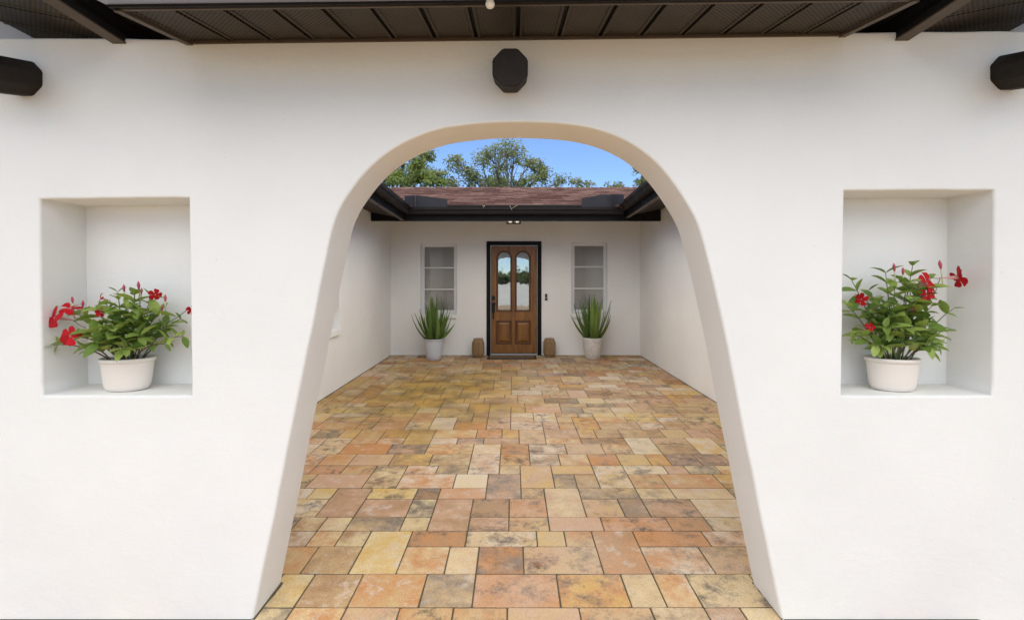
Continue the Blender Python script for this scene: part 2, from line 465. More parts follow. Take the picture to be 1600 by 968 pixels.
floor = link('courtyard_floor', box(bmesh.new(), -3.7, 3.7, -1.3, 9.0, -.07, -.0034), 'joint'); kind(floor, 'structure')
pieces.sort(key=lambda p: (not p[0], -p[1]))
cache = {}; fbm = bmesh.new(); rp = random.Random(3)
for n, (vis, ar, x0, x1, y0, y1) in enumerate(pieces):
    a, b = round((x1 - x0) / 2 - GAP, 4), round((y1 - y0) / 2 - GAP, 4)
    cx, cy = (x0 + x1) / 2, (y0 + y1) / 2
    cz = rp.uniform(-.0008, .0010); tl = (rp.gauss(0, .003), rp.gauss(0, .003)); rz = rp.gauss(0, .004)
    if vis and n < 300:
        key = (a, b, n % 4)
        if key not in cache:
            bm = bmesh.new(); paver_bm(bm, 0, 0, 0, a, b); me = bpy.data.meshes.new('paver')
            bmesh.ops.recalc_face_normals(bm, faces=bm.faces); bm.to_mesh(me); bm.free(); me.materials.append(M['paver']); cache[key] = me
        o = link('paver', cache[key], None, floor); o.location = (cx, cy, cz); o.rotation_euler = (tl[1], -tl[0], rz)
    else: paver_bm(fbm, cx, cy, cz, a, b, tl, rz)
kind(link('paver_field', fbm, 'paver_field', floor), 'stuff')

# grit and dark soil caught where walls meet the paving
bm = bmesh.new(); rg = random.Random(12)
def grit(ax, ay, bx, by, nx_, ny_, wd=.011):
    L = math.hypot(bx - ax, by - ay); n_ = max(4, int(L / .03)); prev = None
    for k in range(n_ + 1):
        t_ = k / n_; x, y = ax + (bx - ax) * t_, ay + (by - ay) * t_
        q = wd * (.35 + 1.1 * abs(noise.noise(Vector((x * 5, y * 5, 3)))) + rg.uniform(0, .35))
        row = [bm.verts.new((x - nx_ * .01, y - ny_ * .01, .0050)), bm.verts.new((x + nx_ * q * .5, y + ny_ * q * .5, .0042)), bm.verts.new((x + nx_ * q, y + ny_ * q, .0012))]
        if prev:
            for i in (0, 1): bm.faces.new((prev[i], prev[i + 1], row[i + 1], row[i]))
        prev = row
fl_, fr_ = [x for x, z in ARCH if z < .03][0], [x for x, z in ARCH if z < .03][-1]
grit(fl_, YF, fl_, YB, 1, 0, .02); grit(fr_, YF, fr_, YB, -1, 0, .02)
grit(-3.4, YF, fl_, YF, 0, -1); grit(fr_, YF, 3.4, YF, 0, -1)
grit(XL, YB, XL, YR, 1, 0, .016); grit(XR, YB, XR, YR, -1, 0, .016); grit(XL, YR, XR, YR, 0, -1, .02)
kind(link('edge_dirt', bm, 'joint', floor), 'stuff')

# ================================================================== ENTRANCE WALL
ew = thing('entrance_wall', 'white stucco wall in front with a wide flared archway and two niches', 'wall', (0, YF, 0))
NL = [(-2.020, 1.793), (-2.009, .957), (-1.373, .957), (-1.386, 1.800)]      # niche outlines x,z
NR = [(1.414, 1.830), (1.402, .957), (2.045, .957), (2.052, 1.832)]
def rounded(P, st=.05):
    Q = resample(P + [P[0]], st)[:-1]
    return [(x + .0018 * noise.noise(Vector((x * 9, z * 9, 3))), z + .0018 * noise.noise(Vector((x * 9, z * 9, 5)))) for x, z in Q]
outer = [(-3.6, -.06)] + [(ARCH[0][0], -.06)] + [p for p in ARCH if p[1] > .002] + [(ARCH[-1][0], -.06), (3.6, -.06)]
top = [(3.6, 2.506), (2.07, 2.512), (1.39, 2.505), (-1.38, 2.472), (-1.66, 2.480), (-2.05, 2.482), (-3.6, 2.48)]
top = resample(top, .05); top = [(x, z + .004 * noise.noise(Vector((x * 5, 0, 2)))) for x, z in top]
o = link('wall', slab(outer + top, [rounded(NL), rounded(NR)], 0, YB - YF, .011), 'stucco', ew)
for Nn in (NL, NR):
    xs = [p[0] for p in Nn]; zs = [p[1] for p in Nn]
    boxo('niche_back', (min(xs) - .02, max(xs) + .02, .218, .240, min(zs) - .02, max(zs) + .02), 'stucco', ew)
# battered buttress at the right end, coming towards the viewer
bm = bmesh.new()
BP = [(1.885, -.06), (1.905, .0), (1.94, .2), (2.03, .62), (2.105, 1.05), (2.185, 1.45), (2.29, 1.85), (2.42, 2.2)]
rows = []
for k in range(13):                                   # swells softly out of the wall, then runs forward
    a = k / 12; dx_ = .46 * a; yy = .012 - .20 * a ** 1.5
    rows.append([bm.verts.new((x + dx_, yy, z)) for x, z in BP] + [bm.verts.new((3.4, yy, 2.3)), bm.verts.new((3.4, yy, -.06))])
for r0, r1 in zip(rows, rows[1:]):
    for k in range(len(r0)):
        f = bm.faces.new((r0[k], r0[(k + 1) % len(r0)], r1[(k + 1) % len(r0)], r1[k])); f.smooth = k < len(BP) - 1
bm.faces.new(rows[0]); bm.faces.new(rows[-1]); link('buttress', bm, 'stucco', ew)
# beam ends
def octagon(w_, h_, y, dz=0.0):
    c = .29
    return [(sx * w_, y, sz * h_ + dz) for sx, sz in ((-.5 + c, -.5), (.5 - c, -.5), (.5, -.5 + c), (.5, .5 - c), (.5 - c, .5), (-.5 + c, .5), (-.5, .5 - c), (-.5, -.5 + c))]
me = bpy.data.meshes.new('beam_end'); bm = bmesh.new()
prism(bm, octagon(.137, .146, .06, .016), octagon(.137, .146, -.2, -.052))
bmesh.ops.bevel(bm, geom=[e for e in bm.edges], offset=.004, segments=2, affect='EDGES')
bmesh.ops.recalc_face_normals(bm, faces=bm.faces); bm.to_mesh(me); bm.free(); me.materials.append(M['beam'])
for x, z in ((-.012, 2.318), (-2.076, 2.305), (2.102, 2.330)):
    o = link('beam_end', me, None, ew); o.location = (x, 0, z)

# ================================================================== SMALL ROOF OVER THE ARCH
er = thing('entrance_roof', 'low dark eave with vented soffit panels directly above the archway', 'roof', (0, YF, 2.47))
def zc(x): return -.011 + .034 * (x + 1.38) / 2.77      # soffit height at the wall, local
SL, EL = .17, .372                                     # slope and projection
def eave_pt(x, t, dz=0.0): return (x, -EL * t, zc(x) - SL * EL * t + dz)
def panel_prof(wd):   # u,v across one vented panel, face down
    return [(0, 0), (.010, 0), (.014, .005), (wd - .014, .005), (wd - .010, 0), (wd, 0), (wd, .012), (0, .012)]
def cpanel(xa, xb, t0, t1, up=0.0):
    pr = panel_prof(xb - xa)
    return prism(bmesh.new(), [eave_pt(xa + u, t0, v + up) for u, v in pr], [eave_pt(xa + u, t1, v + up) for u, v in pr])
PW = .1735; n = 16
for k in range(n):
    xa = -1.37 + k * PW
    link('soffit_panel', cpanel(xa + .008, xa + PW - .008, .02, .985), 'soffit', er)
def cbar(name, xa, xb, t0, t1, v0, v1, m):
    q = [(xa, v0), (xb, v0), (xb, v1), (xa, v1)]
    return link(name, prism(bmesh.new(), [eave_pt(x, t0, v) for x, v in q], [eave_pt(x, t1, v) for x, v in q]), m, er)
cbar('backing', -1.372, 1.39, -.6, 1.0, .016, .045, 'black')
cbar('wall_trim', -1.385, 1.395, -.01, .04, -.008, .004, 'trim')
cbar('front_trim', -1.385, 1.395, .965, 1.0, -.007, .004, 'trim')
cbar('side_trim', -1.392, -1.366, -.02, 1.0, -.012, .03, 'trim')
cbar('side_trim', 1.388, 1.414, -.02, 1.0, -.012, .03, 'trim')
cbar('fascia', -1.395, 1.415, 1.004, 1.05, -.004, .15, 'black')
bm = bmesh.new()                                       # gutter
gp = [(1.055, .004), (1.28, .006), (1.36, .05), (1.40, .12), (1.385, .12), (1.34, .055), (1.27, .014), (1.065, .012)]
prism(bm, [eave_pt(-1.40, t, v) for t, v in gp], [eave_pt(1.42, t, v) for t, v in gp]); link('gutter', bm, 'gutter_front', er)
bm = bmesh.new()
q0 = [(-1.42, -.40, .02), (-1.42, .12, .20), (-1.42, .62, .06), (-1.42, .62, .03), (-1.42, .12, .16), (-1.42, -.40, -.015)]
prism(bm, [(x, y, z + .045) for x, y, z in q0], [(-x, y, z + .075) for x, y, z in q0]); link('shingles', bm, 'shingle', er)
# little white bulb clipped under the gutter
sb = tag(link('light_bulb', lathe(bmesh.new(), [(.004, .0), (.012, .003), (.016, .012), (.014, .024), (.008, .030), (.008, .04), (.001, .041)], 20), 'white_plastic'),
         'tiny round white bulb hanging under the gutter above the centre beam', 'bulb')
sb.location = (-.08, 1.632, 2.386)

# ================================================================== HOUSE
ho = thing('house', 'white stucco house around the yard with brown shingle roof and black eaves', 'house', (0, YR, 0))
HY = YR                                               # children are placed with y relative to the house origin
def hlink(name, bm, m, parent=None):
    bmesh.ops.translate(bm, verts=bm.verts, vec=(0, -HY, 0)); return link(name, bm, m, parent or ho)
DX0, DX1, DZ = -.500, .526, 2.130
WIN = [(-1.734, -1.053, .778, 2.094), (1.088, 1.760, .790, 2.112)]
rear = slab([(-2.6, -.06), (DX0 + .012, -.06), (DX0 + .012, DZ - .012), (DX1 - .012, DZ - .012), (DX1 - .012, -.06), (2.7, -.06), (2.7, 2.72), (-2.6, 2.72)],
            [rounded(rect(*wn), .2) for wn in WIN], YR, YR + .2, .007)
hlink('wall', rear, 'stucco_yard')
# side walls are built along local x and turned
def side_wall(xpl, facing, holes, name='wall'):
    bm = slab([(0, -.06), (YR - YB + .03, -.06), (YR - YB + .03, 2.68), (0, 2.68)], holes, 0, .2, .007)
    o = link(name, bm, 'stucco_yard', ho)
    if facing > 0: o.rotation_euler = (0, 0, R(90)); o.location = (xpl, YB - .015 - HY, 0)
    else:
        o.rotation_euler = (0, 0, R(-90)); o.location = (xpl, YR + .015 - HY, 0)
    return o
LW = (2.55, 3.98, .79, 2.09)                           # window in the left wall, along the wall from its near end
side_wall(XL, 1, [rounded(rect(*LW), .2)])
side_wall(XR, -1, [])

def window(w_, z0, z1, loc, rz):
    """three stacked lights; local x across, -y outside"""
    hw = w_ / 2; f = .05
    fr = link('window', slab(rect(-hw, hw, z0, z1), [rect(-hw + f, hw - f, z0 + f, z1 - f)], .022, .10, .004, 2), 'frame_white', ho)
    fr.location = loc; fr.rotation_euler = (0, 0, rz)
    H = (z1 - z0 - 2 * f) / 3
    for k in range(3):
        a = z0 + f + k * H; b = a + H; s = .014
        sa = link('sash', slab(rect(-hw + f, hw - f, a, b), [rect(-hw + f + s, hw - f - s, a + s, b - s)], .034, .06, .003, 2), 'frame_white', fr)
        link('pane', box(bmesh.new(), -hw + f + s - .003, hw - f - s + .003, .040, .044, a + s - .003, b - s + .003), 'win_glass', fr)
    bm = bmesh.new(); z = z0 + f + .01; rr = random.Random(int(w_ * 1000))
    while z < z1 - f:
        dz = rr.uniform(-.001, .001); c, s_ = math.cos(R(66)) * .024, math.sin(R(66)) * .024
        q = [(-hw + f, .085 - c, z - s_ + dz), (hw - f, .085 - c, z - s_ - dz), (hw - f, .085 + c, z + s_ - dz), (-hw + f, .085 + c, z + s_ + dz)]
        bm.faces.new([bm.verts.new(p) for p in q]); z += .040
    box(bm, -hw * .45 - .002, -hw * .45 + .002, .071, .073, z0 + f, z1 - f); box(bm, hw * .45 - .002, hw * .45 + .002, .071, .073, z0 + f, z1 - f)
    bo = link('blind', bm, 'blind', fr); kind(bo, 'stuff')
    boxo('blind_backing', (-hw + .01, hw - .01, .11, .13, z0 + .01, z1 - .01), 'interior', fr)
    boxo('sill', (-hw + .01, hw - .01, -.075, .02, z0 - .085, z0 - .004), 'stucco_yard', fr, .008)
    return fr
for wn in WIN: window(wn[1] - wn[0] - .004, wn[2] + .002, wn[3] - .002, ((wn[0] + wn[1]) / 2, .034, 0), 0)
window(LW[1] - LW[0] - .004, LW[2] + .002, LW[3] - .002, (XL - .045, YB - .015 - HY + (LW[0] + LW[1]) / 2, 0), R(90))

# ---- door
fw = .072
frm = link('door_frame', slab([(DX0, 0), (DX0 + fw, 0), (DX0 + fw, DZ - fw), (DX1 - fw, DZ - fw), (DX1 - fw, 0), (DX1, 0), (DX1, DZ), (DX0, DZ)], [], -.018, .13, .006, 2), 'black', ho)
ix0, ix1, iz = DX0 + fw, DX1 - fw, DZ - fw
link('weather_strip', slab([(ix0, .03), (ix0 + .013, .03), (ix0 + .013, iz - .014), (ix1 - .013, iz - .014), (ix1 - .013, .03), (ix1, .03), (ix1, iz), (ix0, iz)], [], .006, .05, .002, 2), 'alu', frm)
boxo('threshold', (ix0 + .002, ix1 - .002, -.03, .10, 0, .036), 'alu', frm, .006)
dx0, dx1, dz0, dz1 = ix0 + .016, ix1 - .016, .042, iz - .017
def archlight(x0, x1, z0, z1, e=0.0):
    r = (x1 - x0) / 2 + e; cx = (x0 + x1) / 2; zc_ = z1 + e - r
    return [(cx - r, z0 - e), (cx + r, z0 - e)] + [(cx + r * math.cos(math.pi * k / 16), zc_ + r * math.sin(math.pi * k / 16)) for k in range(17)]
LITES = [(-.283, -.056, .850, 1.925), (.066, .292, .850, 1.925)]
PANS = [(-.318, -.036, .215, .650), (.040, .330, .215, .650)]
door = link('door', slab(rect(dx0, dx1, dz0, dz1), [archlight(*l, e=.03) for l in LITES] + [rect(*p) for p in PANS], .018, .063, .004, 2), 'door', ho)
for l in LITES:
    link('moulding', slab(archlight(*l, e=.034), [archlight(*l)], .004, .070, .014, 4), 'door_dark', door)
    link('pane', slab(archlight(*l, e=.006), [], .036, .042, .001, 1), 'door_glass', door)
for p in PANS:
    link('moulding', slab(rect(p[0] - .008, p[1] + .008, p[2] - .008, p[3] + .008), [rect(p[0] + .026, p[1] - .026, p[2] + .026, p[3] - .026)], .008, .066, .010, 3), 'door_dark', door)
    bm = bmesh.new()
    i0, i1 = .02, .068
    prism(bm, [(x, .040, z) for x, z in rect(p[0] + i0, p[1] - i0, p[2] + i0, p[3] - i0)], [(x, .020, z) for x, z in rect(p[0] + i1, p[1] - i1, p[2] + i1, p[3] - i1)])
    box(bm, p[0] + i0, p[1] - i0, .040, .058, p[2] + i0, p[3] - i0)
    link('panel', bm, 'door', door)
bm = box(bmesh.new(), -.030, .030, -.010, .018, -.04, .04, .006)
hb = link('deadbolt', bm, 'metal_black', door); hb.location = (-.372, 0, 1.075)
bm = bmesh.new(); box(bm, -.028, .028, -.006, .018, -.13, .06, .006)
tube(bm, [(0, .006, .03), (0, -.05, .025), (0, -.055, -.10), (0, -.04, -.20), (0, .012, -.23)], [.013, .014, .012, .011, .012], 10)
tube(bm, [(0, .01, .045), (.03, -.05, .05)], [.012, .016], 10)
hb = link('handle', bm, 'metal_black', door); hb.location = (-.372, 0, .925)
# hall behind the door glass
boxo('hall', (-1.6, 1.6, .9, 5.0, -.02, 2.45), 'interior', ho)
bm = box(bmesh.new(), -.020, .020, -.022, .0, -.06, .06, .005)
db = link('doorbell', bm, 'metal_black', ho); db.location = (.613, 0, 1.09)
bt = link('button', lathe(bmesh.new(), [(.012, 0), (.012, .004), (.002, .005)], 16), 'alu', db); bt.rotation_euler = (R(90), 0, 0); bt.location = (0, -.022, -.012)

# ---- roof of the house (top-level part) with eaves, gutters, soffits
RS = .245
zr = 2.60
def xe(side, y):                                      # inner fascia line of a wing
    t = (y - 2.02) / 5.58
    return -1.655 - .091 * t if side < 0 else 1.632 + .165 * t
def ze(side, y):
    t = (y - 2.02) / 5.58
    return (2.474 - .088 * t) if side < 0 else (2.487 - .062 * t)
YE, Y0 = 7.60, 1.30                                   # rear fascia, front end of the wings
xl, xr = -1.66, 1.71
bm = bmesh.new(); RL = 4.9; th = .05
def plane(pts):
    a = [bm.verts.new(p) for p in pts]; b = [bm.verts.new((p[0], p[1], p[2] - th)) for p in pts]; n_ = len(a)
    bm.faces.new(a); bm.faces.new(b[::-1])
    for i in range(n_): bm.faces.new((a[i], b[i], b[(i + 1) % n_], a[(i + 1) % n_]))
ye = YE - .075
plane([(xl + .07, Y0, zr + .05), (xl + .02, ye, zr), (xl - RL, ye + RL, zr + RS * RL), (xl - RL, Y0, zr + RS * RL)])
plane([(xr - .10, Y0, zr + .05), (xr - .02, ye, zr), (xr + RL, ye + RL, zr + RS * RL), (xr + RL, Y0, zr + RS * RL)])
nc = 34                                               # rear slope in real courses
for k in range(nc):
    t0, t1 = RL * k / nc, RL * (k + 1) / nc
    lo, hi = zr + RS * t0 + .012, zr + RS * t1 + .001
    q = [(xl - t0, ye + t0, lo), (xr + t0, ye + t0, lo), (xr + t1, ye + t1 + .02, hi), (xl - t1, ye + t1 + .02, hi)]
    a = [bm.verts.new(p) for p in q]; b = [bm.verts.new((p[0], p[1], p[2] - .03)) for p in q]
    bm.faces.new(a); bm.faces.new((a[0], a[1], b[1], b[0]))
plane([(xl - RL, ye + RL, zr + RS * RL), (xr + RL, ye + RL, zr + RS * RL), (xr + RL, ye + 2 * RL, zr), (xl - RL, ye + 2 * RL, zr)])
plane([(xl, ye, zr - .03), (xr, ye, zr - .03), (xr + RL, ye + RL, zr + RS * RL - .03), (xl - RL, ye + RL, zr + RS * RL - .03)])
roof = hlink('roof', bm, 'shingle')
bm = bmesh.new(); rc = random.Random(2)
x = xl - RL
while x < xr + RL:                                     # ridge caps
    yy, zz = ye + RL, zr + RS * RL; e = rc.uniform(.0, .01)
    prism(bm, [(x, yy - .13, zz - .018 + e), (x, yy, zz + .022 + e), (x, yy + .13, zz - .018), (x, yy, zz - .02)],
          [(x + .3, yy - .13, zz - .028), (x + .3, yy, zz + .010), (x + .3, yy + .13, zz - .028), (x + .3, yy, zz - .03)]); x += .285
kind(hlink('ridge_caps', bm, 'shingle', roof), 'stuff')

def rlink(name, bm, m): return hlink(name, bm, m, roof)
def wing_sec(side, y, uv):                            # u towards the yard centre from the fascia line, v up from its foot
    s = -side
    return [(xe(side, y) + s * u, y, ze(side, y) + v) for u, v in uv]
GUT = [(0, .085), (.075, .085), (.092, .105), (.098, .135), (.122, .155), (.126, .195), (.112, .195), (.10, .165), (0, .165)]
SS = .20
for side in (-1, 1):
    wx = XL if side < 0 else XR
    for name, uv, m, ya, yb in (('fascia', [(-.03, -.012), (0, -.012), (0, .20), (-.03, .20)], 'black', Y0, YE - .004),
                                ('gutter', GUT, 'gutter', Y0, YE - .12),
                                ('soffit_trim', [(-.052, -.020), (.004, -.020), (.004, -.0135), (-.052, -.006)], 'trim', Y0, YE - .03)):
        rlink(name, prism(bmesh.new(), wing_sec(side, ya, uv), wing_sec(side, yb, uv)), m)
    y = Y0 + .02
    while y < YE - .06:
        yb = min(y + .20, YE - .01)
        A, B = y + .006, yb - .006
        def sp(u, yy, v):
            X0 = xe(side, yy) + side * .035; X1 = wx
            return (X0 + (X1 - X0) * u, yy, ze(side, yy) + SS * abs(X0 + (X1 - X0) * u - xe(side, yy)) + v)
        pr = [(A, 0), (A + .010, 0), (A + .014, .004), (B - .014, .004), (B - .010, 0), (B, 0), (B, .012), (A, .012)]
        if B - A > .06: rlink('soffit_panel', prism(bmesh.new(), [sp(0, yy, v) for yy, v in pr], [sp(1, yy, v) for yy, v in pr]), 'soffit')
        y = yb
    bk = lambda yy: [sp2 for sp2 in ((xe(side, yy), yy, ze(side, yy) + .018), (wx, yy, ze(side, yy) + .018 + SS * abs(wx - xe(side, yy))),
                                     (wx, yy, ze(side, yy) + .04 + SS * abs(wx - xe(side, yy))), (xe(side, yy), yy, ze(side, yy) + .04))]
    rlink('soffit_backing', prism(bmesh.new(), bk(Y0), bk(YE)), 'black')
# flashing closing the slots between the small roof and the wings
for xa, xb in ((-1.66, -1.40), (1.42, 1.66)):
    rlink('flashing', box(bmesh.new(), xa, xb, 1.62, 2.6, 2.64, 2.66), 'black')
# rear eave
rlink('rear_fascia', box(bmesh.new(), XL + .004, XR - .004, YE, YE + .04, 2.362, 2.60), 'black')
rs = [(YE - .0, .0)]
G2 = [(YE - u, 2.375 + v) for u, v in GUT]
rlink('rear_gutter', prism(bmesh.new(), [(-1.70, y_, z_) for y_, z_ in G2], [(1.76, y_, z_) for y_, z_ in G2]), 'gutter')
rlink('drip_edge', box(bmesh.new(), -1.18, 1.12, YE - .118, YE - .06, 2.577, 2.602), 'gutter')
x = XL + .02
while x < XR - .1:
    xb = min(x + .24, XR - .01)
    q = [(x + .006, 0), (xb - .006, 0), (xb - .006, .012), (x + .006, .012)]
    rlink('soffit_panel', prism(bmesh.new(), [(a, YE + .042, 2.385 + v) for a, v in q], [(a, YR, 2.63 + v) for a, v in q]), 'soffit'); x = xb
rlink('soffit_backing', prism(bmesh.new(), [(XL, YE + .04, 2.405), (XR, YE + .04, 2.405), (XR, YE + .04, 2.43), (XL, YE + .04, 2.43)],
                              [(XL, YR, 2.65), (XR, YR, 2.65), (XR, YR, 2.675), (XL, YR, 2.675)]), 'black')
# splash guards in the two inner gutter corners
def sheet(pts, th_=.004):
    n_ = (Vector(pts[1]) - Vector(pts[0])).cross(Vector(pts[2]) - Vector(pts[0])).normalized() * th_
    return prism(bmesh.new(), pts, [tuple(Vector(p) + n_) for p in pts])
yg = YE - .118
rlink('splash_guard', sheet([(-1.545, yg, 2.55), (-1.04, yg, 2.55), (-1.04, yg, 2.692), (-1.545, yg, 2.755)]), 'guard')
rlink('splash_guard', sheet([(-1.552, yg, 2.56), (-1.60, yg - .5, 2.56), (-1.60, yg - .5, 2.66), (-1.552, yg, 2.755)]), 'guard')
rlink('splash_guard', sheet([(1.08, yg, 2.55), (1.545, yg, 2.55), (1.545, yg, 2.765), (1.40, yg, 2.765), (1.08, yg, 2.705)]), 'guard')
rlink('splash_guard', sheet([(1.552, yg, 2.56), (1.63, yg - .5, 2.56), (1.63, yg - .5, 2.68), (1.552, yg, 2.77)]), 'guard')
rlink('valley_flashing', sheet([(1.60, yg + .25, 2.63), (1.72, yg + .25, 2.63), (1.86, yg + .75, 2.80), (1.74, yg + .75, 2.80)]), 'alu')
# porch light under the rear eave
pl = link('porch_light', box(bmesh.new(), -.115, .125, -.06, .06, .06, .085, .006), 'metal_black', ho); pl.location = (0, 7.86 - HY, 2.352)
bm = bmesh.new()
for xx in (-.11, .005, .12):
    box(bm, xx - .005, xx + .005, -.055, -.045, 0, .062); box(bm, xx - .005, xx + .005, .045, .055, 0, .062)
box(bm, -.115, .125, -.056, -.044, -.004, .006); box(bm, -.115, .125, .044, .056, -.004, .006)
link('cage', bm, 'metal_black', pl)
for xx in (-.05, .065):
    b_ = link('bulb', lathe(bmesh.new(), [(.002, .0), (.02, .006), (.026, .026), (.016, .046), (.012, .062)], 20), 'bulb', pl); b_.location = (xx, 0, .004)

# ================================================================== THINGS BY THE DOOR
mat = tag(boxo('door_mat', (-.45, .44, -.17, .17, 0, .014), 'rubber', None, .004), 'brown coir doormat with black border in front of the wooden door', 'doormat')
mat.location = (-.02, 8.60, .001)
fb = boxo('coir_field', (-.41, .40, -.13, .13, .010, .020), 'coir', mat, .003)
bm = bmesh.new()
for k in range(26):
    box(bm, -.39 + k * .03, -.375 + k * .03, -.11, .11, .017, .0225)
link('ribs', bm, 'coir', mat)

def lantern(x, y, label, rz):
    t = thing('lantern', label, 'lantern', (x, y, .002), rz, 'wooden lanterns either side of the door')
    prof = [(.092, .026), (.119, .062), (.120, .17), (.119, .268), (.088, .326)]
    core = link('core', lathe(bmesh.new(), [(r - .012, z) for r, z in prof], 8), 'lantern', t)
    bm = bmesh.new(); n_ = 24
    for k in range(n_):
        a = 2 * math.pi * (k + .5) / n_
        f_ = math.cos(math.pi / 8) / math.cos((a % (math.pi / 4)) - math.pi / 8)
        ca, sa = math.cos(a), math.sin(a); hw = .010
        def sec_(r, z): return [(r * ca * f_ - hw * sa * s1 - q * ca, r * sa * f_ + hw * ca * s1 - q * sa, z) for s1, q in ((-1, 0), (1, 0), (1, .012), (-1, .012))]
        ss = [sec_(r, z) for r, z in prof]
        for s0, s1 in zip(ss, ss[1:]): prism(bm, s0, s1)
    link('slats', bm, 'lantern', t)
    for r, z in ((.088, .012), (.084, .318)):
        link('ring', lathe(bmesh.new(), [(r, z), (r + .006, z + .004), (r + .006, z + .018), (r, z + .022)], 8), 'lantern', t)
    for k in range(4):
        a = math.pi / 4 + k * math.pi / 2
        f = link('foot', box(bmesh.new(), -.012, .012, -.012, .012, 0, .02, .003), 'lantern', t); f.location = (.07 * math.cos(a), .07 * math.sin(a), 0)
lantern(-.642, 8.66, 'brown slatted wooden lantern on the floor left of the door, by the blue grey pot', R(22.5))
lantern(.662, 8.68, 'brown slatted wooden lantern on the floor right of the door, below the doorbell', R(22.5))

def sword_mesh(seed, bend):
    rd = random.Random(seed); bm = bmesh.new(); rows = []
    n_ = 9
    for i in range(n_ + 1):
        t_ = i / n_
        wd = .5 * (.62 + .55 * math.sin(math.pi * min(1, t_ * .9 + .12))) * (1 - t_ ** 2.6) ** .75 * .9 + .004
        z = t_ - .06 * bend * t_ * t_; y = bend * t_ * t_ * .42
        fold = .16 * (1 - t_)
        rows.append([bm.verts.new((s * wd * .105, y - abs(s) * fold * .22 + (.010 if s == 0 else 0), z)) for s in (-1, 0, 1)])
    for a, b in zip(rows, rows[1:]):
        for k in (0, 1): f = bm.faces.new((a[k], a[k + 1], b[k + 1], b[k])); f.smooth = True
    me = bpy.data.meshes.new('leaf'); bm.to_mesh(me); bm.free(); me.materials.append(M['sword']); return me
SW = [sword_mesh(i, b) for i, b in enumerate((.05, .25, .5, .8))]
def sword_plant(loc, label, potmat, prof, seed, H, n_=30):
    rd = random.Random(seed)
    t = thing('potted_plant', label, 'potted plant', loc, 0, 'potted sword leaf plants by the door')
    pot = link('pot', lathe(bmesh.new(), prof, 48, cap1=False), potmat, t)
    zt = prof[-1][1]
    so_ = link('soil', lathe(bmesh.new(), [(.15, zt - .0), (.08, zt + .012), (.005, zt + .014)], 24), 'soil', t)
    for k in range(n_):
        q = k / (n_ - 1); a = k * 2.399 + rd.uniform(-.3, .3)
        lean = .03 + .98 * q ** 1.0 + rd.uniform(-.07, .07)
        L = H * (1.02 - .42 * q ** 1.5) * rd.uniform(.82, 1.08)
        o = link('leaf', SW[min(3, int(q * 3 + rd.random()))], None, t)
        rr = .015 + .085 * q
        o.location = (rr * math.cos(a), rr * math.sin(a), zt - .02)
        o.rotation_euler = (Matrix.Rotation(a + math.pi / 2, 3, 'Z') @ Matrix.Rotation(-lean * -1, 3, 'X') @ Matrix.Rotation(rd.uniform(-.6, .6), 3, 'Z')).to_euler()
        wd = rd.uniform(.56, .88); o.scale = (wd, L, L)
    return t
pA = [(.120, 0), (.126, .004), (.140, .10), (.158, .22), (.172, .33), (.176, .352), (.184, .354), (.185, .372), (.172, .374), (.168, .355)]
pB = [(.122, 0), (.130, .006), (.148, .12), (.165, .25), (.174, .345), (.178, .383), (.170, .386), (.166, .36)]
sword_plant((-1.412, 8.42, .001), 'upright sword leaf plant in a smooth pale blue grey pot, left of the door', 'pot_blue', pA, 4, .80)
sword_plant((1.425, 8.50, .001), 'upright sword leaf plant in a mottled stone pot, right of the door', 'pot_stone', pB, 9, .84)

# ================================================================== MANDEVILLAS IN THE NICHES
def leaf_mesh(seed):
    rd = random.Random(seed); bm = bmesh.new(); rows = []; n_ = 6
    arch = rd.uniform(.05, .28); tw = rd.uniform(-.3, .3)
    for i in range(n_ + 1):
        t_ = i / n_; wd = .235 * math.sin(math.pi * (t_ ** .88)) ** .8 + .006
        z = -arch * t_ * t_
        rows.append([bm.verts.new((t_, s * wd, z + (abs(s) * wd * .45) + s * tw * wd * t_ * .5)) for s in (-1, 0, 1)])
    for a, b in zip(rows, rows[1:]):
        for k in (0, 1): f = bm.faces.new((a[k], a[k + 1], b[k + 1], b[k])); f.smooth = True
    me = bpy.data.meshes.new('leaf'); bm.to_mesh(me); bm.free(); me.materials.append(M['leaf']); return me
LEAF = [leaf_mesh(i) for i in range(6)]
def petal_mesh():
    bm = bmesh.new(); rows = []; n_ = 5
    for i in range(n_ + 1):
        t_ = i / n_; wd = (.10 + .40 * t_ ** .8) * (1 - max(0, t_ - .75) * 2.4); off = .10 * t_ * t_
        rows.append([bm.verts.new((.12 + t_ * .88, s * wd + off, .12 * math.sin(t_ * 2.2) - .10 * t_ * t_ - s * .10 * t_)) for s in (-1, 0, 1)])
    for a, b in zip(rows, rows[1:]):
        for k in (0, 1): f = bm.faces.new((a[k], a[k + 1], b[k + 1], b[k])); f.smooth = True
    me = bpy.data.meshes.new('petal'); bm.to_mesh(me); bm.free(); me.materials.append(M['petal']); return me
PETAL = petal_mesh()
def flower_mesh():
    bm = lathe(bmesh.new(), [(.05, -1.5), (.06, -1.1), (.10, -.8), (.17, -.3), (.20, -.02), (.14, -.06), (.05, -.3)], 12)
    me = bpy.data.meshes.new('flower'); bmesh.ops.recalc_face_normals(bm, faces=bm.faces); bm.to_mesh(me); bm.free(); me.materials.append(M['throat']); return me
FLOWER = flower_mesh()
def bud_mesh():
    bm = lathe(bmesh.new(), [(.04, 0), (.10, .35), (.13, .55), (.10, .75), (.02, 1.0)], 10)
    me = bpy.data.meshes.new('bud'); bmesh.ops.recalc_face_normals(bm, faces=bm.faces); bm.to_mesh(me); bm.free(); me.materials.append(M['bud']); return me
BUD = bud_mesh()
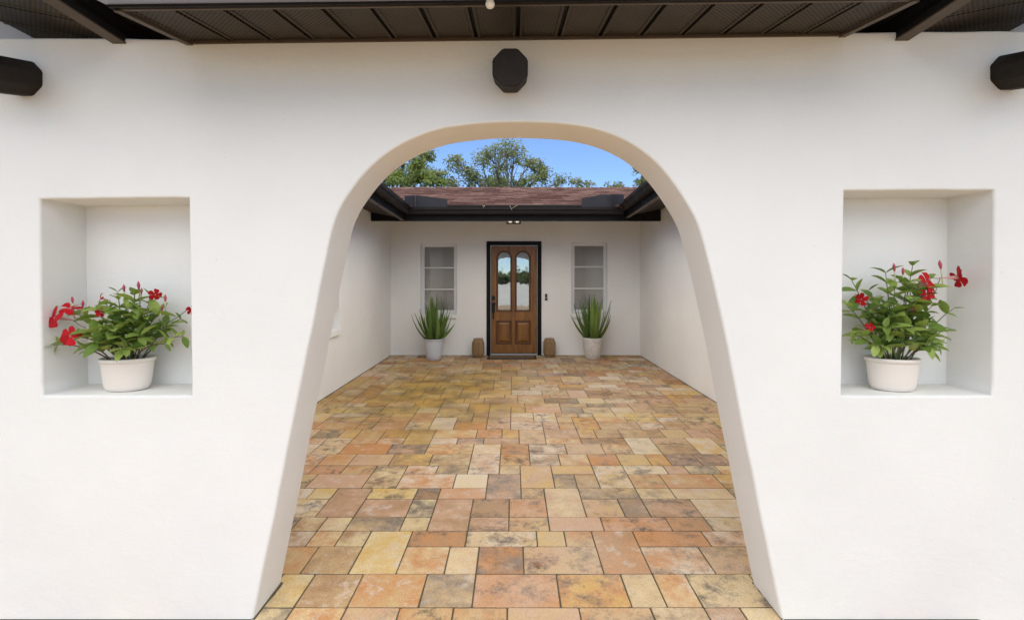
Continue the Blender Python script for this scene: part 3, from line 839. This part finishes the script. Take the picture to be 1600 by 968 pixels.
def aim(o, d, roll=0.0, axis='X'):
    q = Vector(d).normalized().to_track_quat(axis, 'Z' if axis == 'X' else 'Y')
    o.rotation_mode = 'XYZ'; o.rotation_euler = (q.to_matrix() @ Matrix.Rotation(roll, 3, axis)).to_euler()

def mandevilla(loc, label, rz, stems, flowers, buds, seed, xlim, tall=1.0, ylim=(-.30, .085)):
    rd = random.Random(seed)
    t = thing('potted_mandevilla', label, 'potted plant', loc, 0, 'red flowering plants in the niches')
    prof = [(r_ * .86, z_ * .86) for r_, z_ in [(.080, 0), (.092, .004), (.103, .025), (.110, .07), (.1165, .140), (.1175, .146), (.1245, .148), (.126, .164), (.120, .168), (.113, .160), (.111, .145)]]
    pot = link('pot', lathe(bmesh.new(), prof, 56, 1.0, .68, cap1=False), 'pot_cream', t); pot.rotation_euler = (0, 0, rz)
    so_ = link('soil', lathe(bmesh.new(), [(.097, .126), (.05, .131), (.003, .133)], 30, 1.0, .66), 'soil', t); so_.rotation_euler = (0, 0, rz)
    Z0 = .130; lift = .02
    def ok(p): return xlim[0] < p.x < xlim[1] and ylim[0] < p.y < ylim[1]
    nl = 0
    for (tx, ty, tz, nleaf, size) in stems:
        tz *= tall; size *= 1.08
        b = Vector((tx * .18 + rd.uniform(-.02, .02), ty * .3 + rd.uniform(-.02, .02), Z0))
        e = Vector((tx, ty, Z0 + lift + tz)); m = b.lerp(e, .5) + Vector((0, 0, .10 * abs(tx) + .03)) if tz > .08 else b.lerp(e, .5) + Vector((0, 0, .05))
        pts = [(b * (1 - u) ** 2 + m * 2 * u * (1 - u) + e * u * u) for u in [i / 8 for i in range(9)]]
        link('stem', tube(bmesh.new(), pts, [.0034 - .0018 * i / 8 for i in range(9)], 6), 'stem' if tz > .1 else 'stem_brown', t)
        for k in range(nleaf):
            u = .18 + .82 * (k // 2 + 1) / (nleaf / 2) if nleaf > 1 else 1
            u = min(u, 1); i = u * 8; p = Vector(pts[min(7, int(i))]).lerp(pts[min(7, int(i)) + 1], i - min(7, int(i)))
            d_ = (Vector(pts[min(8, int(i) + 1)]) - Vector(pts[max(0, min(7, int(i)) - 1)])).normalized()
            s_ = Vector((d_.y, -d_.x, 0)); s_ = s_.normalized() if s_.length > .05 else Vector((1, 0, 0))
            s_ = Matrix.Rotation((k // 2) * 1.57 + rd.uniform(-.5, .5), 3, d_) @ s_
            out = (s_ * (1 if k % 2 else -1) * 1.0 + d_ * rd.uniform(.25, .75) + Vector((0, -.15, rd.uniform(-.05, .3)))).normalized()
            L = size * rd.uniform(.55, 1.25) * (1 - .25 * max(0, u - .8) / .2)
            tip = p + out * L
            if not ok(tip): out = Vector((out.x * .35, -abs(out.y) - .3, out.z)).normalized(); tip = p + out * L
            if not ok(tip) or tip.z < .03: continue
            o = link('leaf', LEAF[rd.randrange(6)], None, t); o.location = p; o.scale = (L, L * rd.uniform(.9, 1.2), L)
            aim(o, out, rd.uniform(-.5, .5)); nl += 1
    Z0 += lift
    for (x, y, z, r_, d_) in flowers:
        f = link('flower', FLOWER, None, t); f.location = (x, y, Z0 + z); f.scale = (r_,) * 3; aim(f, d_, 0, 'Z')
        for k in range(5):
            p = link('petal', PETAL, None, f); p.rotation_euler = (rd.uniform(-.15, .15), rd.uniform(-.15, .3), k * 2 * math.pi / 5 + rd.uniform(-.1, .1))
            p.scale = (rd.uniform(.92, 1.08), rd.uniform(.9, 1.1), 1)
        bk_ = Vector((x, y, Z0 + z)) - Vector(d_).normalized() * r_ * 1.4
        inn = Vector((x * .62, y * .4, Z0 + z * .72)); link('stem', tube(bmesh.new(), [inn, inn.lerp(bk_, .5) + Vector((0, 0, -.005)), bk_], [.0018, .0016, .0018], 5), 'stem', t)
    for (x, y, z, h_, lean) in buds:
        o = link('bud', BUD, None, t); o.location = (x, y, Z0 + z); o.scale = (h_ * 1.25, h_ * 1.25, h_); o.rotation_euler = (rd.uniform(-.1, .1), lean, 0)
        dv = Vector((math.sin(lean), 0, math.cos(lean))); p0 = Vector((x, y, Z0 + z))
        link('stem', tube(bmesh.new(), [p0 - dv * h_ * 1.6, p0 - dv * h_ * .3, p0 + dv * h_ * .08], [.0018, .003, .0036], 6), 'budstalk', t)
    return t
P = lambda x, z, y, n_=8, s=.075: (x, y, z, n_, s)
stL = [P(-.045, .285, .00, 12), P(.005, .27, .03, 12), P(.055, .275, -.03, 12, .08), P(.10, .255, .01, 12), P(.165, .21, -.02, 10), P(.235, .165, .0, 8, .06), P(.26, .09, -.02, 8, .06),
       P(.20, .06, -.05, 8), P(.12, .10, -.08, 10), P(.02, .13, -.10, 12, .08), P(-.07, .12, -.10, 12, .08), P(-.12, .20, -.02, 10), P(-.19, .185, -.03, 10, .07), P(-.17, .09, -.05, 8),
       P(-.285, .055, -.05, 9, .058), P(-.10, .04, -.09, 8), P(.07, .05, -.10, 10), P(-.01, .2, -.06, 12, .08), P(.08, .19, -.05, 12, .08), P(.15, .13, .03, 8), P(.04, .23, -.06, 12, .08), P(-.06, .23, -.04, 10), P(.13, .2, -.05, 10), P(-.03, .07, -.12, 8)]
flL = [(-.262, -.07, .178, .050, (-.35, -.85, .25)), (-.212, -.05, .218, .040, (.1, -.5, .8)), (-.137, -.13, .105, .045, (.05, -.98, .15)), (-.105, -.02, .26, .024, (-.6, -.6, .3)),
       (.130, -.01, .275, .026, (.7, -.6, -.1)), (.285, .0, .205, .022, (.9, -.4, 0)), (-.06, -.07, .20, .020, (.7, -.5, .3))]
buL = [(-.218, -.03, .235, .034, -.1), (-.185, -.02, .215, .036, .15), (0.0, -.02, .285, .036, .02), (.058, -.01, .295, .040, -.05), (.075, -.02, .275, .03, .1), (.175, -.01, .24, .036, -.05), (.165, -.02, .20, .030, .3)]
mandevilla((-1.727, 2.122, .958), 'red flowering plant in a cream oval pot, bushy and spreading sideways, in the left niche', R(14), stL, flL, buL, 21, (-.30, .335))
stR = [P(-.195, .30, -.02, 10, .07), P(-.215, .20, -.02, 10, .07), P(-.20, .09, -.03, 9, .075), P(-.03, .33, .0, 12), P(.03, .29, -.04, 12, .08), P(-.09, .26, .02, 12), P(.10, .36, .01, 12), P(.145, .31, -.03, 10),
       P(.255, .19, -.02, 5, .06), P(.15, .20, -.03, 10), P(.19, .04, -.03, 9, .065), P(.16, .10, -.06, 10), P(.07, .13, -.10, 12, .08), P(-.02, .12, -.11, 12, .08), P(-.10, .12, -.09, 12, .08), P(-.13, .05, -.07, 9),
       P(.02, .22, -.08, 12, .08), P(-.06, .2, -.07, 12, .08), P(.08, .05, -.10, 9), P(-.14, .18, -.02, 10), P(.06, .27, -.06, 12, .08), P(-.03, .27, -.05, 12), P(.11, .26, -.03, 10), P(-.1, .2, -.06, 10)]
flR = [(.105, -.06, .325, .050, (.35, -.75, .35)), (.085, -.08, .275, .036, (.1, -.95, -.1)), (.275, -.02, .352, .048, (.95, -.2, .05)), (-.160, -.03, .255, .030, (-.85, -.4, .1)), (.035, -.08, .215, .020, (.6, -.6, .2)), (-.145, -.06, .135, .020, (-.3, -.9, .2))]
buR = [(-.005, -.02, .375, .040, -.05), (.032, -.02, .36, .036, .05), (.210, -.01, .385, .044, -.1)]
mandevilla((1.698, 2.122, .958), 'red flowering plant in a cream oval pot, one bloom reaching right, in right niche', R(-12), stR, flR, buR, 34, (-.285, .34), 1.12)

# ================================================================== SMALL LITTER
bm = bmesh.new(); rows = []
for i in range(6):
    t_ = i / 5; wd = .010 * math.sin(math.pi * min(1, t_ * .95 + .04)); rows.append([bm.verts.new((t_ * .05, s * wd, .004 + .004 * abs(s) + .004 * math.sin(t_ * 3))) for s in (-1, 0, 1)])
for a, b in zip(rows, rows[1:]):
    for k in (0, 1): bm.faces.new((a[k], a[k + 1], b[k + 1], b[k]))
fl = tag(link('fallen_leaf', bm, 'dry_leaf'), 'small dry brown leaf lying on a pale paver near the archway', 'leaf'); fl.location = (.10, 2.40, .001); fl.rotation_euler = (0, 0, -.35)
for x, lab, pts in ((-.475, 'short forked pale twig on the rear gutter, left of the porch light', [((0, 0, 0), (.03, -.01, .05)), ((.015, 0, .025), (-.012, -.01, .045))]),
                    (-.02, 'thin pale twig hanging over the rear gutter above the porch light', [((0, 0, -.03), (-.035, -.01, .04)), ((0, 0, .0), (.09, -.01, .05))])):
    bm = bmesh.new()
    for a, b in pts: tube(bm, [a, ((a[0] + b[0]) / 2, (a[1] + b[1]) / 2 - .006, (a[2] + b[2]) / 2), b], [.005, .004, .003], 5)
    o = tag(link('twig', bm, 'twig'), lab, 'twig'); o.location = (x, YE - .136, 2.545)

# ================================================================== TREES BEHIND THE HOUSE
def leaf_cloud(name, centers, radii, per, size, m, parent, flat=.75):
    cs = np.repeat(np.array(centers, float), per, axis=0); rs = np.repeat(np.array(radii, float), per)
    n_ = len(cs)
    d_ = rng.normal(size=(n_, 3)); d_ /= np.linalg.norm(d_, axis=1)[:, None]
    rad = rs * rng.random(n_) ** (1 / 2.2); p = cs + d_ * rad[:, None] * np.array([1, 1, flat])
    nrm = d_ * .6 + rng.normal(size=(n_, 3)) * .7 + np.array([0, -.15, .5]); nrm /= np.linalg.norm(nrm, axis=1)[:, None]
    tv = np.cross(nrm, rng.normal(size=(n_, 3))); tv /= np.linalg.norm(tv, axis=1)[:, None]; bv = np.cross(nrm, tv)
    L = size * rng.uniform(.6, 1.3, n_)[:, None]; W = L * .5
    V = np.stack([p - tv * L, p + bv * W - nrm * L * .15, p + tv * L, p - bv * W - nrm * L * .15], 1).reshape(-1, 3)
    me = bpy.data.meshes.new(name); me.vertices.add(n_ * 4); me.vertices.foreach_set('co', V.ravel())
    me.loops.add(n_ * 4); me.loops.foreach_set('vertex_index', np.arange(n_ * 4, dtype=np.int32))
    me.polygons.add(n_); me.polygons.foreach_set('loop_start', np.arange(n_, dtype=np.int32) * 4); me.polygons.foreach_set('loop_total', np.full(n_, 4, np.int32))
    me.update(); me.validate(); return link(name, me, m, parent)
def tree(name, label, base, fork, lobes, m, per=46, size=.11, clump=.42, trunk_r=.22, seed=1, dens=9.0, group='trees behind the house'):
    rd = random.Random(seed)
    t = thing(name, label, 'tree', base, 0, group)
    bm = bmesh.new(); F = Vector(fork)
    tube(bm, [(0, 0, -.2), (F.x * .3, F.y * .3, F.z * .4), F], [trunk_r * 1.3, trunk_r, trunk_r * .8], 9)
    cen, rad = [], []
    for (c, r_) in lobes:
        c = Vector(c); r_ = Vector(r_)
        mid = F.lerp(c, .5) + Vector((rd.uniform(-.4, .4), rd.uniform(-.3, .3), rd.uniform(-.1, .5)))
        limb = [F * (1 - u) ** 2 + mid * 2 * u * (1 - u) + c * u * u for u in [i / 6 for i in range(7)]]
        tube(bm, limb, [trunk_r * (.55 - .42 * i / 6) for i in range(7)], 7)
        k = max(5, int(dens * (r_.x * r_.z) ** .9 * 2.0))
        for _ in range(k):
            v = Vector((rd.gauss(0, 1), rd.gauss(0, 1), rd.gauss(0, 1))).normalized() * rd.random() ** .45
            e = c + Vector((v.x * r_.x, v.y * r_.y, v.z * r_.z)); s0 = limb[rd.randrange(3, 7)]
            mm = s0.lerp(e, .55) + Vector((rd.uniform(-.2, .2), rd.uniform(-.2, .2), rd.uniform(-.05, .25)))
            tube(bm, [s0, mm, e], [trunk_r * .13, trunk_r * .09, trunk_r * .03], 5)
            cen.append(e); rad.append(clump * rd.uniform(.55, 1.15))
            if rd.random() < .5: cen.append(mm + Vector((0, 0, .1))); rad.append(clump * rd.uniform(.4, .8))
    link('trunk', bm, 'bark', t)
    leaf_cloud('crown', cen, rad, per, size, m, t)
    return t
Q = lambda px, py, Y: ((px - 802) * Y / 740, 1.46 + (433 - py) * Y / 740)
def lobes(Y, base, items):
    out = []
    for px, py, rx, rz in items:
        x, z = Q(px, py, Y); out.append(((x - base[0], random.uniform(-.6, .6), z), (rx * Y / 740, rx * Y / 740 * .9, rz * Y / 740)))
    return out
b = (-.6, 24, 0)
tree('oak_tree', 'tall gnarled oak with open patchy crown rising behind the middle of the roof', b, (.1, 0, 4.4),
     lobes(24, b, [(716, 258, 14, 16), (722, 282, 20, 10), (752, 246, 11, 9), (772, 240, 24, 11), (803, 243, 20, 12), (782, 266, 18, 10), (826, 262, 16, 12), (850, 275, 20, 12), (880, 283, 18, 9), (770, 286, 30, 7), (820, 284, 22, 8), (742, 274, 9, 10), (790, 231, 22, 6), (700, 285, 12, 8), (845, 262, 10, 8)]),
     'oak_leaf', 60, .067, .52, .15, 5, 14.0)
b = (-6.4, 23, 0)
tree('oak_tree', 'leafy oak filling the left corner of the archway above the roof', b, (.2, 0, 4.2),
     lobes(23, b, [(668, 248, 18, 14), (640, 262, 22, 16), (612, 275, 20, 16), (676, 272, 18, 14), (585, 262, 28, 25), (560, 240, 30, 30), (640, 225, 30, 16)]), 'oak_leaf', 64, .078, .46, .18, 8, 14.0)
b = (-4.5, 20, 0)
tree('young_tree', 'bright green bushy tree low in front of the left oak', b, (.0, 0, 3.6),
     lobes(20, b, [(655, 275, 22, 16), (632, 284, 18, 10), (684, 284, 14, 10), (660, 262, 14, 10)]), 'bright_leaf', 90, .065, .40, .12, 13, 14.0)
b = (-.7, 27, 0)
tree('round_tree', 'soft pale green round tree just above the ridge under the tall oak', b, (.0, 0, 4.8),
     lobes(27, b, [(783, 286, 24, 9), (765, 291, 16, 7), (805, 291, 18, 6)]), 'pale_leaf', 80, .08, .40, .14, 17, 10.0)
b = (5.3, 25, 0)
tree('sapling', 'thin low tree with sparse tips showing above the right part of the ridge', b, (.0, 0, 4.9),
     lobes(25, b, [(958, 287, 20, 6), (920, 290, 16, 4), (975, 289, 12, 5), (900, 286, 9, 6)]), 'oak_leaf', 30, .07, .30, .08, 19, 5.0)
b = (6.9, 22, 0)
tree('oak_tree', 'oak branches hanging in at the right edge of the archway above the gutter', b, (.0, 0, 4.6),
     lobes(22, b, [(1002, 284, 8, 6), (1000, 262, 6, 4), (1030, 270, 20, 22), (1055, 250, 30, 30)]), 'oak_leaf', 44, .075, .40, .2, 23, 6.0)

# ================================================================== ACROSS THE DRIVE (mirrored in the door glass)
hg = thing('hedge', 'tall dark row of foliage across the pale road, mirrored in the door glass', 'hedge', (0, -96, 0))
cc = [(random.uniform(-24, 24), random.uniform(-1.5, 1.5), random.uniform(.3, 2.2)) for _ in range(260)]
leaf_cloud('foliage', cc, [1.3] * len(cc), 30, .5, 'oak_leaf', hg)
bm = bmesh.new()
for k in range(24): tube(bm, [(-23 + k * 2.0, 0, -.1), (-23 + k * 2.0 + .2, .1, 4.0)], [.14, .05], 6)
link('stems', bm, 'bark', hg)
